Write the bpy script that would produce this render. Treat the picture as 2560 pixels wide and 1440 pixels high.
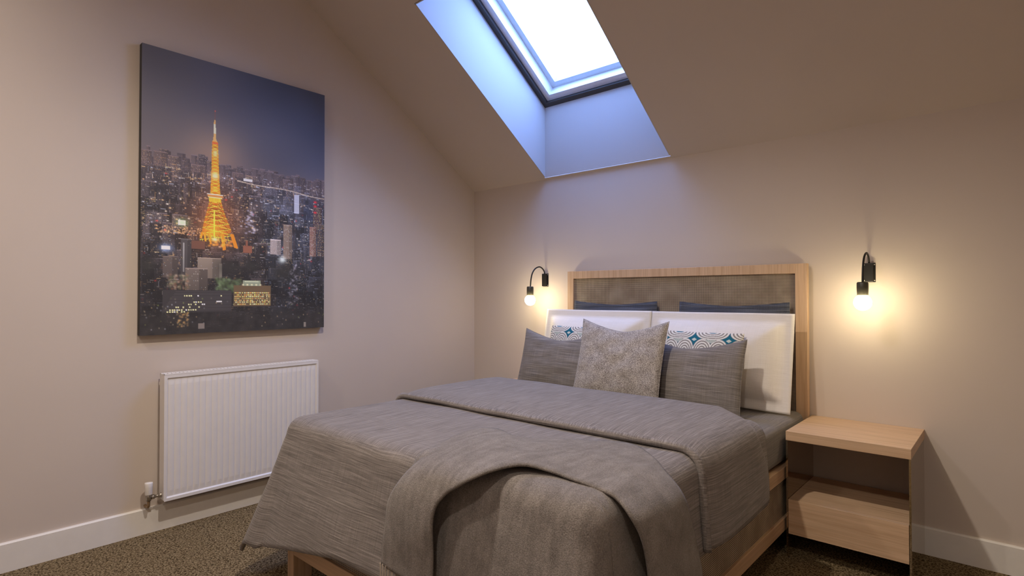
import bpy, bmesh, math, random
import numpy as np
from mathutils import Vector, Matrix, noise

for o in list(bpy.data.objects):
    bpy.data.objects.remove(o, do_unlink=True)
SC = bpy.context.scene
COL = SC.collection

# ------------------------------------------------------------------ camera
FPX = 1414.933
YAW, PITCH, ROLL = 0.7249492, 0.0126356, -0.000452
cam_d = bpy.data.cameras.new('camera')
cam_d.sensor_width = 36.0
cam_d.lens = FPX * 36.0 / 2560.0
cam_d.clip_start = 0.05
cam = bpy.data.objects.new('camera', cam_d)
COL.objects.link(cam)
_f = Vector((-math.sin(YAW) * math.cos(PITCH), math.cos(YAW) * math.cos(PITCH), math.sin(PITCH)))
_r = Vector((math.cos(YAW), math.sin(YAW), 0))
_u = _r.cross(_f)
_r2 = _r * math.cos(ROLL) + _u * math.sin(ROLL)
_u2 = -_r * math.sin(ROLL) + _u * math.cos(ROLL)
m = Matrix((_r2, _u2, -_f)).transposed().to_4x4()
m.translation = Vector((3.56665, -3.52386, 1.3))
cam.matrix_world = m
SC.camera = cam

# ------------------------------------------------------------------ world, lights, exposure
SC.view_settings.view_transform = 'Standard'
SC.view_settings.look = 'None'
SC.view_settings.gamma = 1.0
SC.view_settings.use_curve_mapping = False
SC.view_settings.exposure = -0.10
try:
    SC.cycles.use_denoising = True
    SC.cycles.sample_clamp_indirect = 6.0
    SC.cycles.max_bounces = 10
    SC.cycles.diffuse_bounces = 6
    SC.cycles.transparent_max_bounces = 12
    SC.cycles.caustics_reflective = False
    SC.cycles.caustics_refractive = False
except Exception:
    pass
W = bpy.data.worlds.new('overcast_sky')
SC.world = W
W.use_nodes = True
bg = W.node_tree.nodes['Background']
bg.inputs['Color'].default_value = (0.235, 0.395, 1.0, 1)
bg.inputs['Strength'].default_value = 21.5


def lamp(name, kind, loc, energy, color, size=0.1, rot=(0, 0, 0), spot=None, blend=0.6, size_y=None):
    d = bpy.data.lights.new(name, kind)
    d.energy = energy
    d.color = color
    if kind == 'AREA':
        d.shape = 'RECTANGLE' if size_y else 'DISK'
        d.size = size
        if size_y:
            d.size_y = size_y
    else:
        d.shadow_soft_size = size
    if spot:
        d.spot_size = math.radians(spot)
        d.spot_blend = blend
    o = bpy.data.objects.new(name, d)
    o.location = loc
    o.rotation_euler = rot
    COL.objects.link(o)
    return o


WARM = (1.0, 0.88, 0.77)
# recessed lamp near the bed foot, then two unseen spots added as fill
for lx, ly, e, sp in ((2.05, -2.45, 192, 143), (1.05, -3.9, 76, 172), (3.5, -4.0, 84, 170)):
    lamp('downlight_and_fill', 'SPOT', (lx, ly, 3.30), e, WARM, 0.05, spot=sp, blend=0.75)
# ------------------------------------------------------------------ geometry of the room
WH = 2.21441          # height of the low wall under the slope
SL = 0.675804         # slope of the ceiling (rise per metre away from the wall)
YFLAT = -1.72         # where the slope meets the flat ceiling
XR, YF = 4.5, -4.7    # far ends of the room
HFLAT = WH - SL * YFLAT
NS = Vector((0, SL, 1)).normalized()     # upward normal of the slope
DS = Vector((0, 1, -SL)).normalized()    # down-slope direction
WX0, WX1 = 0.8135, 1.861                 # skylight opening
WY0, WY1 = -0.0215, -1.311
# portal for the sky light
pc = Vector(((WX0 + WX1) / 2, (WY0 + WY1) / 2, WH - SL * (WY0 + WY1) / 2)) + NS * 0.62
pd = lamp('sky_portal', 'AREA', pc, 1, (1, 1, 1), 1.15, size_y=1.7)
pd.rotation_euler = (math.atan2(-SL, 1.0), 0, 0)
try:
    pd.data.cycles.is_portal = True
except Exception:
    pass


# ------------------------------------------------------------------ material helpers
def nt(name):
    mt = bpy.data.materials.new(name)
    mt.use_nodes = True
    t = mt.node_tree
    b = t.nodes['Principled BSDF']
    return mt, t, b


def N(t, kind, **kw):
    n = t.nodes.new(kind)
    for k, v in kw.items():
        if hasattr(n, k):
            setattr(n, k, v)
    return n


def L(t, a, b):
    t.links.new(a, b)


def coords(t, scale=(1, 1, 1), rot=(0, 0, 0), kind='Object'):
    tc = N(t, 'ShaderNodeTexCoord')
    mp = N(t, 'ShaderNodeMapping')
    mp.inputs['Scale'].default_value = scale
    mp.inputs['Rotation'].default_value = rot
    L(t, tc.outputs[kind], mp.inputs['Vector'])
    return mp.outputs['Vector']


def noise_n(t, vec, scale, detail=4, rough=0.6):
    n = N(t, 'ShaderNodeTexNoise')
    n.inputs['Scale'].default_value = scale
    n.inputs['Detail'].default_value = detail
    n.inputs['Roughness'].default_value = rough
    if vec is not None:
        L(t, vec, n.inputs['Vector'])
    return n.outputs['Fac']


def ramp(t, fac, stops):
    r = N(t, 'ShaderNodeValToRGB')
    e = r.color_ramp.elements
    while len(e) > len(stops):
        e.remove(e[-1])
    while len(e) < len(stops):
        e.new(0.5)
    for i, (p, c) in enumerate(stops):
        e[i].position = p
        e[i].color = (c[0], c[1], c[2], 1)
    L(t, fac, r.inputs['Fac'])
    return r.outputs['Color']


def math_n(t, op, a, b=None, c=None):
    n = N(t, 'ShaderNodeMath', operation=op)
    for i, v in enumerate((a, b, c)):
        if v is None:
            continue
        if isinstance(v, (int, float)):
            n.inputs[i].default_value = v
        else:
            L(t, v, n.inputs[i])
    return n.outputs[0]


def mix_c(t, fac, a, b, mode='MIX'):
    n = N(t, 'ShaderNodeMix', data_type='RGBA', blend_type=mode)
    for s, v in ((0, fac), (6, a), (7, b)):
        if isinstance(v, (int, float)):
            n.inputs[s].default_value = v
        elif isinstance(v, tuple):
            n.inputs[s].default_value = (*v, 1)
        else:
            L(t, v, n.inputs[s])
    return n.outputs[2]


def bump(t, b, height, strength=0.3, dist=0.002):
    n = N(t, 'ShaderNodeBump')
    n.inputs['Strength'].default_value = strength
    n.inputs['Distance'].default_value = dist
    L(t, height, n.inputs['Height'])
    L(t, n.outputs['Normal'], b.inputs['Normal'])


def plain(name, col, rough=0.5, metal=0.0, spec=0.5, nscale=60, amp=0.04, bmp=0.05):
    mt, t, b = nt(name)
    v = coords(t)
    f = noise_n(t, v, nscale, 3)
    c0 = tuple(max(0, x * (1 - amp)) for x in col)
    c1 = tuple(min(1, x * (1 + amp)) for x in col)
    L(t, ramp(t, f, [(0.3, c0), (0.7, c1)]), b.inputs['Base Color'])
    b.inputs['Roughness'].default_value = rough
    b.inputs['Metallic'].default_value = metal
    b.inputs['Specular IOR Level'].default_value = spec
    if bmp:
        bump(t, b, f, bmp, 0.001)
    return mt


def wall_mat(name, col):
    mt, t, b = nt(name)
    v = coords(t)
    f = noise_n(t, v, 1.7, 2)
    g = noise_n(t, v, 260, 2)
    c0 = tuple(x * 0.985 for x in col)
    c1 = tuple(x * 1.015 for x in col)
    L(t, ramp(t, f, [(0.3, c0), (0.7, c1)]), b.inputs['Base Color'])
    b.inputs['Roughness'].default_value = 0.85
    b.inputs['Specular IOR Level'].default_value = 0.2
    bump(t, b, g, 0.06, 0.0005)
    return mt


def wood_mat(name, axis, dark=(0.50, 0.325, 0.19), light=(0.68, 0.48, 0.31)):
    mt, t, b = nt(name)
    sc = [26.0, 26.0, 26.0]
    sc[axis] = 1.1
    v = coords(t, tuple(sc))
    f1 = noise_n(t, v, 1.6, 6, 0.65)
    sc2 = [150.0, 150.0, 150.0]
    sc2[axis] = 3.0
    v2 = coords(t, tuple(sc2))
    f2 = noise_n(t, v2, 1.0, 3, 0.6)
    c = ramp(t, f1, [(0.25, dark), (0.5, tuple((a + 2 * d) / 3 for a, d in zip(dark, light))), (0.78, light)])
    c = mix_c(t, 0.28, c, ramp(t, f2, [(0.35, (0.45, 0.40, 0.36)), (0.65, (1, 1, 1))]), 'MULTIPLY')
    L(t, c, b.inputs['Base Color'])
    b.inputs['Roughness'].default_value = 0.45
    b.inputs['Specular IOR Level'].default_value = 0.35
    bump(t, b, f2, 0.08, 0.0006)
    return mt


def linen_mat(name, base, light, dark, box=True, scale=1.0, slub=0.6):
    """Slub weave: long streaks along one thread direction, faint threads across it.
    On upward and sideways faces the long threads run along y, on front faces along x."""
    mt, t, b = nt(name)
    tc = N(t, 'ShaderNodeTexCoord')
    sep = N(t, 'ShaderNodeSeparateXYZ')
    L(t, tc.outputs['Object'], sep.inputs[0])
    x, y, z = sep.outputs
    geo = N(t, 'ShaderNodeNewGeometry')
    sn = N(t, 'ShaderNodeSeparateXYZ')
    L(t, geo.outputs['True Normal'], sn.inputs[0])
    ny = math_n(t, 'ABSOLUTE', sn.outputs[1])
    nx = math_n(t, 'ABSOLUTE', sn.outputs[0])
    nz = math_n(t, 'ABSOLUTE', sn.outputs[2])
    if box:
        front = math_n(t, 'GREATER_THAN', ny, math_n(t, 'MAXIMUM', nx, nz))
        inv = math_n(t, 'SUBTRACT', 1.0, front)
        side = math_n(t, 'MULTIPLY', inv, math_n(t, 'GREATER_THAN', nx, nz))
        top = math_n(t, 'SUBTRACT', inv, side)
        along = math_n(t, 'ADD', math_n(t, 'MULTIPLY', front, x), math_n(t, 'MULTIPLY', inv, y))
        across = math_n(t, 'ADD', math_n(t, 'MULTIPLY', math_n(t, 'ADD', front, side), z), math_n(t, 'MULTIPLY', top, x))
    else:
        along, across = x, z
    cb = N(t, 'ShaderNodeCombineXYZ')
    L(t, along, cb.inputs[0])
    L(t, across, cb.inputs[1])
    # slow warp keeps the streaks from being ruler straight
    wv = noise_n(t, tc.outputs['Object'], 3.0, 2)
    wr = math_n(t, 'MULTIPLY', math_n(t, 'SUBTRACT', wv, 0.5), 0.022)
    L(t, math_n(t, 'ADD', across, wr), cb.inputs[1])

    def streak(sa, sb, det=3):
        mp = N(t, 'ShaderNodeMapping')
        mp.inputs['Scale'].default_value = (sa * scale, sb * scale, 1)
        L(t, cb.outputs[0], mp.inputs['Vector'])
        return noise_n(t, mp.outputs[0], 1.0, det, 0.6)
    s1 = streak(4, 205)
    s2 = streak(12, 560, 2)
    s3 = streak(420, 6, 2)
    fine = streak(520, 520, 1)
    h = math_n(t, 'ADD', math_n(t, 'MULTIPLY', s1, slub), math_n(t, 'MULTIPLY', s2, 0.35))
    h = math_n(t, 'ADD', h, math_n(t, 'MULTIPLY', s3, 0.22))
    h = math_n(t, 'ADD', h, math_n(t, 'MULTIPLY', fine, 0.25))
    tot = (slub + 0.35 + 0.22 + 0.25) / 2
    c = ramp(t, h, [(tot - 0.17, dark), (tot, base), (tot + 0.17, light)])
    L(t, c, b.inputs['Base Color'])
    b.inputs['Roughness'].default_value = 0.95
    b.inputs['Specular IOR Level'].default_value = 0.1
    b.inputs['Sheen Weight'].default_value = 0.15
    bump(t, b, h, 0.5, 0.003)
    return mt


def fleece_mat(name, base, light, dark, scale=260, strength=0.8, rib=True):
    mt, t, b = nt(name)
    v = coords(t)
    f = noise_n(t, v, scale, 3, 0.7)
    g = noise_n(t, v, 22, 3)
    h = f
    if rib:
        v2 = coords(t, (40, 7, 7), (0, 0, 0.3))
        r = noise_n(t, v2, 1.0, 3)
        h = math_n(t, 'ADD', math_n(t, 'MULTIPLY', f, 0.7), math_n(t, 'MULTIPLY', r, 0.3))
    h2 = math_n(t, 'ADD', math_n(t, 'MULTIPLY', h, 0.8), math_n(t, 'MULTIPLY', g, 0.2))
    L(t, ramp(t, h2, [(0.36, dark), (0.5, base), (0.64, light)]), b.inputs['Base Color'])
    b.inputs['Roughness'].default_value = 1.0
    b.inputs['Specular IOR Level'].default_value = 0.05
    b.inputs['Sheen Weight'].default_value = 0.2
    bump(t, b, f, strength, 0.004)
    return mt


def cane_mat(name, ax1, ax2, p=0.0068, bias=(0.30, 0.30)):
    """Open cane webbing: pale strands over dark gaps."""
    mt, t, b = nt(name)
    tc = N(t, 'ShaderNodeTexCoord')
    sep = N(t, 'ShaderNodeSeparateXYZ')
    L(t, tc.outputs['Object'], sep.inputs[0])
    ms = []
    for k, ax in enumerate((ax1, ax2)):
        q = math_n(t, 'FRACT', math_n(t, 'MULTIPLY', sep.outputs[ax], 1.0 / p))
        d = math_n(t, 'ABSOLUTE', math_n(t, 'SUBTRACT', q, 0.5))
        ms.append(math_n(t, 'LESS_THAN', d, bias[k] / 2))
    f = math_n(t, 'MAXIMUM', ms[0], ms[1])
    v = coords(t)
    n = noise_n(t, v, 9, 2)
    strand = ramp(t, n, [(0.35, (0.40, 0.31, 0.22)), (0.65, (0.56, 0.46, 0.34))])
    c = mix_c(t, f, (0.028, 0.018, 0.013), strand)
    L(t, c, b.inputs['Base Color'])
    b.inputs['Roughness'].default_value = 0.6
    bump(t, b, f, 0.6, 0.002)
    return mt


def attr_mat(name, rough=0.6, weave=0.0, nscale=700):
    mt, t, b = nt(name)
    a = N(t, 'ShaderNodeAttribute')
    a.attribute_name = 'print'
    L(t, a.outputs['Color'], b.inputs['Base Color'])
    b.inputs['Roughness'].default_value = rough
    b.inputs['Specular IOR Level'].default_value = 0.25
    if weave:
        bump(t, b, noise_n(t, coords(t), nscale, 2), weave, 0.001)
    return mt


M = {}
M['wall'] = wall_mat('warm_grey_wall_paint', (0.575, 0.50, 0.435))
M['ceil'] = wall_mat('warm_grey_ceiling_paint', (0.575, 0.50, 0.435))
M['reveal'] = wall_mat('white_reveal_paint', (0.49, 0.465, 0.44))
M['base'] = plain('white_gloss_woodwork', (0.76, 0.73, 0.68), 0.4, nscale=20, amp=0.02, bmp=0.02)
M['woodx'] = wood_mat('pale_oak_grain_along_x', 0)
M['woody'] = wood_mat('pale_oak_grain_along_y', 1)
M['woodz'] = wood_mat('pale_oak_grain_along_z', 2)
M['cane_f'] = cane_mat('cane_webbing_front', 0, 2)
M['cane_s'] = cane_mat('cane_webbing_side', 1, 2, 0.008, (0.22, 0.52))
M['linen'] = linen_mat('grey_slub_linen', (0.205, 0.181, 0.166), (0.36, 0.325, 0.30), (0.105, 0.091, 0.083))
M['linen_p'] = linen_mat('grey_slub_linen_cushion', (0.20, 0.18, 0.165), (0.34, 0.31, 0.285), (0.105, 0.093, 0.085), box=False)
M['sheet'] = linen_mat('dark_grey_sheet', (0.17, 0.152, 0.137), (0.24, 0.215, 0.19), (0.11, 0.097, 0.087))
M['throw'] = fleece_mat('grey_wool_throw', (0.215, 0.190, 0.170), (0.33, 0.295, 0.265), (0.125, 0.108, 0.096))
M['bobble'] = fleece_mat('pale_grey_boucle', (0.36, 0.325, 0.295), (0.62, 0.575, 0.53), (0.13, 0.112, 0.10), scale=210, strength=1.0, rib=False)
M['denim'] = linen_mat('slate_blue_cotton', (0.075, 0.082, 0.105), (0.14, 0.15, 0.18), (0.035, 0.038, 0.05), box=False, scale=0.6)
M['white_f'] = linen_mat('off_white_canvas', (0.76, 0.72, 0.67), (0.84, 0.80, 0.76), (0.66, 0.62, 0.57), box=False, slub=0.2)
M['black'] = plain('matt_black_metal', (0.012, 0.011, 0.010), 0.45, 0.3, bmp=0.0)
M['olive'] = plain('black_bakelite_socket', (0.05, 0.046, 0.03), 0.4, bmp=0.0)
M['rad'] = plain('white_radiator_enamel', (0.74, 0.71, 0.68), 0.35, nscale=15, amp=0.02, bmp=0.0)
M['chrome'] = plain('dull_chrome', (0.42, 0.38, 0.33), 0.3, 0.9, bmp=0.0)
M['brass'] = plain('brown_copper_pipe', (0.30, 0.20, 0.11), 0.45, 0.5, bmp=0.0)
M['capw'] = plain('white_plastic', (0.75, 0.72, 0.68), 0.4, bmp=0.0)
M['dgap'] = plain('dark_anodised_lining', (0.045, 0.038, 0.033), 0.6, bmp=0.0)
M['winw'] = plain('white_window_paint', (0.78, 0.77, 0.78), 0.4, bmp=0.0)
M['wing'] = plain('pale_green_grey_sash_paint', (0.62, 0.68, 0.66), 0.4, bmp=0.0)
M['canvas_side'] = plain('dark_canvas_edge', (0.03, 0.028, 0.028), 0.7, bmp=0.0)
M['print'] = attr_mat('printed_canvas', 0.5, 0.1, 900)
M['pattern'] = attr_mat('printed_cotton', 0.85, 0.2, 700)
M['white_screw'] = plain('bright_screw_head', (0.75, 0.7, 0.6), 0.3, 0.6, bmp=0.0)
M['fringe'] = plain('pale_wool_yarn', (0.50, 0.44, 0.37), 1.0, bmp=0.0)
M['thread'] = plain('dark_stitch_thread', (0.03, 0.03, 0.03), 0.9, bmp=0.0)

# carpet
mt, t, b = nt('brown_twist_pile_carpet')
v = coords(t)
f1 = noise_n(t, v, 105, 5, 0.75)
vo = N(t, 'ShaderNodeTexVoronoi')
vo.inputs['Scale'].default_value = 150
L(t, v, vo.inputs['Vector'])
hh = math_n(t, 'SUBTRACT', f1, math_n(t, 'MULTIPLY', vo.outputs['Distance'], 0.28))
c = ramp(t, hh, [(0.22, (0.05, 0.034, 0.017)), (0.33, (0.23, 0.165, 0.085)), (0.44, (0.42, 0.32, 0.18)), (0.60, (0.62, 0.49, 0.30))])
L(t, c, b.inputs['Base Color'])
b.inputs['Roughness'].default_value = 1.0
b.inputs['Specular IOR Level'].default_value = 0.03
bump(t, b, hh, 1.0, 0.012)
M['carpet'] = mt

# bronze mirror
mt, t, b = nt('bronze_mirror')
L(t, ramp(t, noise_n(t, coords(t), 2.0, 1), [(0.3, (0.60, 0.535, 0.45)), (0.7, (0.63, 0.56, 0.47))]), b.inputs['Base Color'])
b.inputs['Metallic'].default_value = 1.0
b.inputs['Roughness'].default_value = 0.03
M['mirror'] = mt

mt, t, b = nt('clear_pane')
tr = N(t, 'ShaderNodeBsdfTransparent')
gl = N(t, 'ShaderNodeBsdfGlossy')
gl.inputs['Roughness'].default_value = 0.02
fr = N(t, 'ShaderNodeFresnel')
fr.inputs['IOR'].default_value = 1.2
cn = noise_n(t, coords(t), 2.0, 1)
L(t, ramp(t, cn, [(0.3, (0.93, 0.96, 0.96)), (0.7, (0.95, 0.97, 0.97))]), tr.inputs['Color'])
mx = N(t, 'ShaderNodeMixShader')
gb = N(t, 'ShaderNodeNewGeometry')
L(t, math_n(t, 'MULTIPLY', fr.outputs[0], math_n(t, 'SUBTRACT', 1.0, gb.outputs['Backfacing'])), mx.inputs[0])
L(t, tr.outputs[0], mx.inputs[1])
L(t, gl.outputs[0], mx.inputs[2])
L(t, mx.outputs[0], t.nodes['Material Output'].inputs['Surface'])
M['glass'] = mt

mt, t, b = nt('lit_frosted_bulb')
b.inputs['Base Color'].default_value = (0.9, 0.88, 0.8, 1)
b.inputs['Emission Color'].default_value = (1.0, 0.83, 0.52, 1)
b.inputs['Emission Strength'].default_value = 75.0
M['bulb'] = mt


# ------------------------------------------------------------------ object helpers
def tag(o, label=None, cat=None, group=None, kind=None):
    if label:
        o['label'] = label
    if cat:
        o['category'] = cat
    if group:
        o['group'] = group
    if kind:
        o['kind'] = kind
    return o


def empty(name, loc, label, cat, group=None):
    o = bpy.data.objects.new(name, None)
    o.empty_display_size = 0.1
    o.location = loc
    COL.objects.link(o)
    return tag(o, label, cat, group)


def link(name, me, mat, parent=None, smooth=False):
    o = bpy.data.objects.new(name, me)
    COL.objects.link(o)
    if mat:
        me.materials.append(mat)
    if parent is not None:
        o.parent = parent
    if smooth:
        me.polygons.foreach_set('use_smooth', [True] * len(me.polygons))
    return o


def from_bm(name, bm, mat, parent=None, smooth=False):
    me = bpy.data.meshes.new(name)
    bmesh.ops.recalc_face_normals(bm, faces=bm.faces)
    bm.to_mesh(me)
    bm.free()
    return link(name, me, mat, parent, smooth)


def add_box(bm, lo, hi, bev=0.0, seg=2):
    r = bmesh.ops.create_cube(bm, size=1.0)
    vs = r['verts']
    c = [(a + b_) / 2 for a, b_ in zip(lo, hi)]
    s = [b_ - a for a, b_ in zip(lo, hi)]
    for v in vs:
        v.co = Vector((c[0] + v.co.x * s[0], c[1] + v.co.y * s[1], c[2] + v.co.z * s[2]))
    if bev > 0:
        es = list({e for v in vs for e in v.link_edges})
        bmesh.ops.bevel(bm, geom=es, offset=min(bev, min(s) * 0.45), segments=seg, profile=0.6, affect='EDGES')


def box(name, lo, hi, mat, parent=None, bev=0.002):
    bm = bmesh.new()
    add_box(bm, lo, hi, bev)
    return from_bm(name, bm, mat, parent)


def prism_x(name, poly, x0, x1, mat, parent=None):
    """polygon of (y, z) pushed along x"""
    bm = bmesh.new()
    a = [bm.verts.new((x0, y, z)) for y, z in poly]
    c = [bm.verts.new((x1, y, z)) for y, z in poly]
    bm.faces.new(a)
    bm.faces.new(c[::-1])
    n = len(poly)
    for i in range(n):
        bm.faces.new((a[i], a[(i + 1) % n], c[(i + 1) % n], c[i]))
    return from_bm(name, bm, mat, parent)


def prism_y(name, poly, y0, y1, mat, parent=None):
    bm = bmesh.new()
    a = [bm.verts.new((x, y0, z)) for x, z in poly]
    c = [bm.verts.new((x, y1, z)) for x, z in poly]
    bm.faces.new(a)
    bm.faces.new(c[::-1])
    n = len(poly)
    for i in range(n):
        bm.faces.new((a[i], a[(i + 1) % n], c[(i + 1) % n], c[i]))
    return from_bm(name, bm, mat, parent)


def add_tube(bm, pts, rad, n=12, caps=True):
    pts = [Vector(p) for p in pts]
    rings = []
    up = None
    for i, p in enumerate(pts):
        if i == 0:
            d = pts[1] - p
        elif i == len(pts) - 1:
            d = p - pts[-2]
        else:
            d = pts[i + 1] - pts[i - 1]
        d.normalize()
        if up is None:
            up = Vector((1, 0, 0)) if abs(d.x) < 0.9 else Vector((0, 1, 0))
        s = d.cross(up).normalized()
        up = s.cross(d).normalized()
        r = rad[i] if isinstance(rad, (list, tuple)) else rad
        rings.append([bm.verts.new(p + (s * math.cos(2 * math.pi * k / n) + up * math.sin(2 * math.pi * k / n)) * r) for k in range(n)])
    for a, c in zip(rings, rings[1:]):
        for k in range(n):
            bm.faces.new((a[k], a[(k + 1) % n], c[(k + 1) % n], c[k]))
    if caps:
        bm.faces.new(rings[0][::-1])
        bm.faces.new(rings[-1])


def lathe_pts(bm, prof, cx, cy, n=24):
    """prof: list of (radius, z)"""
    rings = []
    for r, z in prof:
        if r < 1e-6:
            rings.append([bm.verts.new((cx, cy, z))])
        else:
            rings.append([bm.verts.new((cx + r * math.cos(2 * math.pi * k / n), cy + r * math.sin(2 * math.pi * k / n), z)) for k in range(n)])
    for a, c in zip(rings, rings[1:]):
        for k in range(n):
            k2 = (k + 1) % n
            if len(a) == 1 and len(c) == 1:
                continue
            if len(a) == 1:
                bm.faces.new((a[0], c[k2], c[k]))
            elif len(c) == 1:
                bm.faces.new((a[k], a[k2], c[0]))
            else:
                bm.faces.new((a[k], a[k2], c[k2], c[k]))


def crom(P, n):
    """Catmull-Rom through points, n samples per span"""
    P = [Vector(p) for p in P]
    out = []
    for i in range(len(P) - 1):
        p0 = P[max(i - 1, 0)]
        p1, p2 = P[i], P[i + 1]
        p3 = P[min(i + 2, len(P) - 1)]
        for k in range(n):
            s = k / n
            out.append(0.5 * ((2 * p1) + (p2 - p0) * s + (2 * p0 - 5 * p1 + 4 * p2 - p3) * s * s + (3 * p1 - p0 - 3 * p2 + p3) * s ** 3))
    out.append(P[-1])
    return out


def grid_mesh(name, G, mat, parent=None, thick=0.0, smooth=True, offset=-1.0):
    """G: rows of Vectors"""
    nr, nc = len(G), len(G[0])
    vs = [tuple(p) for r in G for p in r]
    fs = [(i * nc + j, i * nc + j + 1, (i + 1) * nc + j + 1, (i + 1) * nc + j) for i in range(nr - 1) for j in range(nc - 1)]
    me = bpy.data.meshes.new(name)
    me.from_pydata(vs, [], fs)
    me.update()
    o = link(name, me, mat, parent, smooth)
    if thick:
        md = o.modifiers.new('thickness', 'SOLIDIFY')
        md.thickness = thick
        md.offset = offset
    return o


# ------------------------------------------------------------------ room shell
box('floor', (-0.12, YF - 0.1, -0.08), (XR + 0.1, 0.12, 0.0), M['carpet'], bev=0)['kind'] = 'structure'
prof_left = [(0.0, 0.0), (0.0, WH), (YFLAT, HFLAT), (YF, HFLAT), (YF, 0.0)]
prism_x('wall_left', prof_left, -0.1, 0.0, M['wall'])['kind'] = 'structure'
prism_x('wall_right', prof_left, XR, XR + 0.1, M['wall'])['kind'] = 'structure'
box('wall_back', (-0.1, 0.0, 0.0), (XR + 0.1, 0.1, WH), M['wall'], bev=0)['kind'] = 'structure'
box('wall_front', (-0.1, YF - 0.1, 0.0), (XR + 0.1, YF, HFLAT), M['wall'], bev=0)['kind'] = 'structure'


def slope(x, y, up=0.0):
    return Vector((x, y, WH - SL * y)) + NS * up


# ceiling: sloping part with the skylight opening, then the flat part
bm = bmesh.new()
TH = 0.06


def slab(bm, x0, x1, y0, y1, flat=False):
    if flat:
        lo = [Vector((x, y, HFLAT)) for x, y in ((x0, y0), (x1, y0), (x1, y1), (x0, y1))]
        hi = [q + Vector((0, 0, TH)) for q in lo]
    else:
        lo = [slope(x, y) for x, y in ((x0, y0), (x1, y0), (x1, y1), (x0, y1))]
        hi = [q + NS * TH for q in lo]
    a = [bm.verts.new(q) for q in lo]
    c = [bm.verts.new(q) for q in hi]
    bm.faces.new(a)
    bm.faces.new(c[::-1])
    for i in range(4):
        bm.faces.new((a[i], a[(i + 1) % 4], c[(i + 1) % 4], c[i]))


HG = 0.0075      # room for the boards lining the opening
slab(bm, -0.1, WX0 - HG, 0.1, YFLAT)
slab(bm, WX1 + HG, XR + 0.1, 0.1, YFLAT)
slab(bm, WX0 - HG, WX1 + HG, 0.1, WY0 + HG)
slab(bm, WX0 - HG, WX1 + HG, WY1 - HG, YFLAT)
slab(bm, -0.1, XR + 0.1, YFLAT, YF - 0.1, True)
from_bm('ceiling', bm, M['ceil'])['kind'] = 'structure'

# baseboards with a bevelled top edge
BH = 0.1376


def bb_profile(s):
    return [(0.0, 0.0), (s * 0.018, 0.0), (s * 0.018, BH - 0.006), (s * 0.012, BH), (0.0, BH)]


prism_y('baseboard_left', bb_profile(1), YF, 0.0, M['base'])['kind'] = 'structure'
prism_x('baseboard_back', bb_profile(-1), 0.018, XR, M['base'])['kind'] = 'structure'

# ------------------------------------------------------------------ skylight
UP = 0.4529       # depth of the reveal, square to the roof
OFFZ = 0.5466     # the same depth measured plumb


def well(name, quads, mat, ths=0.02):
    """thin boards lining the well; quads with outward push vectors"""
    bm = bmesh.new()
    for q, push in quads:
        a = [bm.verts.new(p) for p in q]
        c = [bm.verts.new(p + push * ths) for p in q]
        bm.faces.new(a)
        bm.faces.new(c[::-1])
        for i in range(4):
            bm.faces.new((a[i], a[(i + 1) % 4], c[(i + 1) % 4], c[i]))
    return from_bm(name, bm, mat)


ytop = WY1 + 0.255       # the top board stands square to the roof
z2 = lambda y: WH - SL * y + OFFZ
bl, br = Vector((WX0, WY0, WH - SL * WY0)), Vector((WX1, WY0, WH - SL * WY0))
tl, trr = Vector((WX0, WY1, WH - SL * WY1)), Vector((WX1, WY1, WH - SL * WY1))
BL, BR = Vector((WX0, WY0, z2(WY0))), Vector((WX1, WY0, z2(WY0)))
TL, TR = Vector((WX0, ytop, z2(ytop))), Vector((WX1, ytop, z2(ytop)))
X = Vector((1, 0, 0))
Y = Vector((0, 1, 0))
w = well('trim_1', [((bl, tl, TL, BL), -X), ((br, trr, TR, BR), X), ((bl, br, BR, BL), Y), ((tl, trr, TR, TL), -Y)], M['reveal'], 0.008)
w['kind'] = 'structure'


# window frame rings, in roof coordinates: x, distance s down the slope, height h square to the roof
S0 = BL.copy()


def rp(x, s, h):
    return Vector((x, BL.y, BL.z)) - DS * s + NS * h


SLEN = (TL - BL).length


def ring(name, a, bwid, h0, h1, mat, parent):
    """rectangular ring set in by a, bwid wide, from height h0 to h1"""
    bm = bmesh.new()
    o_, i_ = a, a + bwid
    co = [(WX0 + o_, o_), (WX1 - o_, o_), (WX1 - o_, SLEN - o_), (WX0 + o_, SLEN - o_)]
    ci = [(WX0 + i_, i_), (WX1 - i_, i_), (WX1 - i_, SLEN - i_), (WX0 + i_, SLEN - i_)]
    vo0 = [bm.verts.new(rp(x, s, h0)) for x, s in co]
    vo1 = [bm.verts.new(rp(x, s, h1)) for x, s in co]
    vi0 = [bm.verts.new(rp(x, s, h0)) for x, s in ci]
    vi1 = [bm.verts.new(rp(x, s, h1)) for x, s in ci]
    for k in range(4):
        k2 = (k + 1) % 4
        bm.faces.new((vo0[k], vo0[k2], vi0[k2], vi0[k]))
        bm.faces.new((vo1[k], vo1[k2], vi1[k2], vi1[k]))
        bm.faces.new((vo0[k], vo0[k2], vo1[k2], vo1[k]))
        bm.faces.new((vi0[k], vi0[k2], vi1[k2], vi1[k]))
    return from_bm(name, bm, mat, parent)


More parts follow.
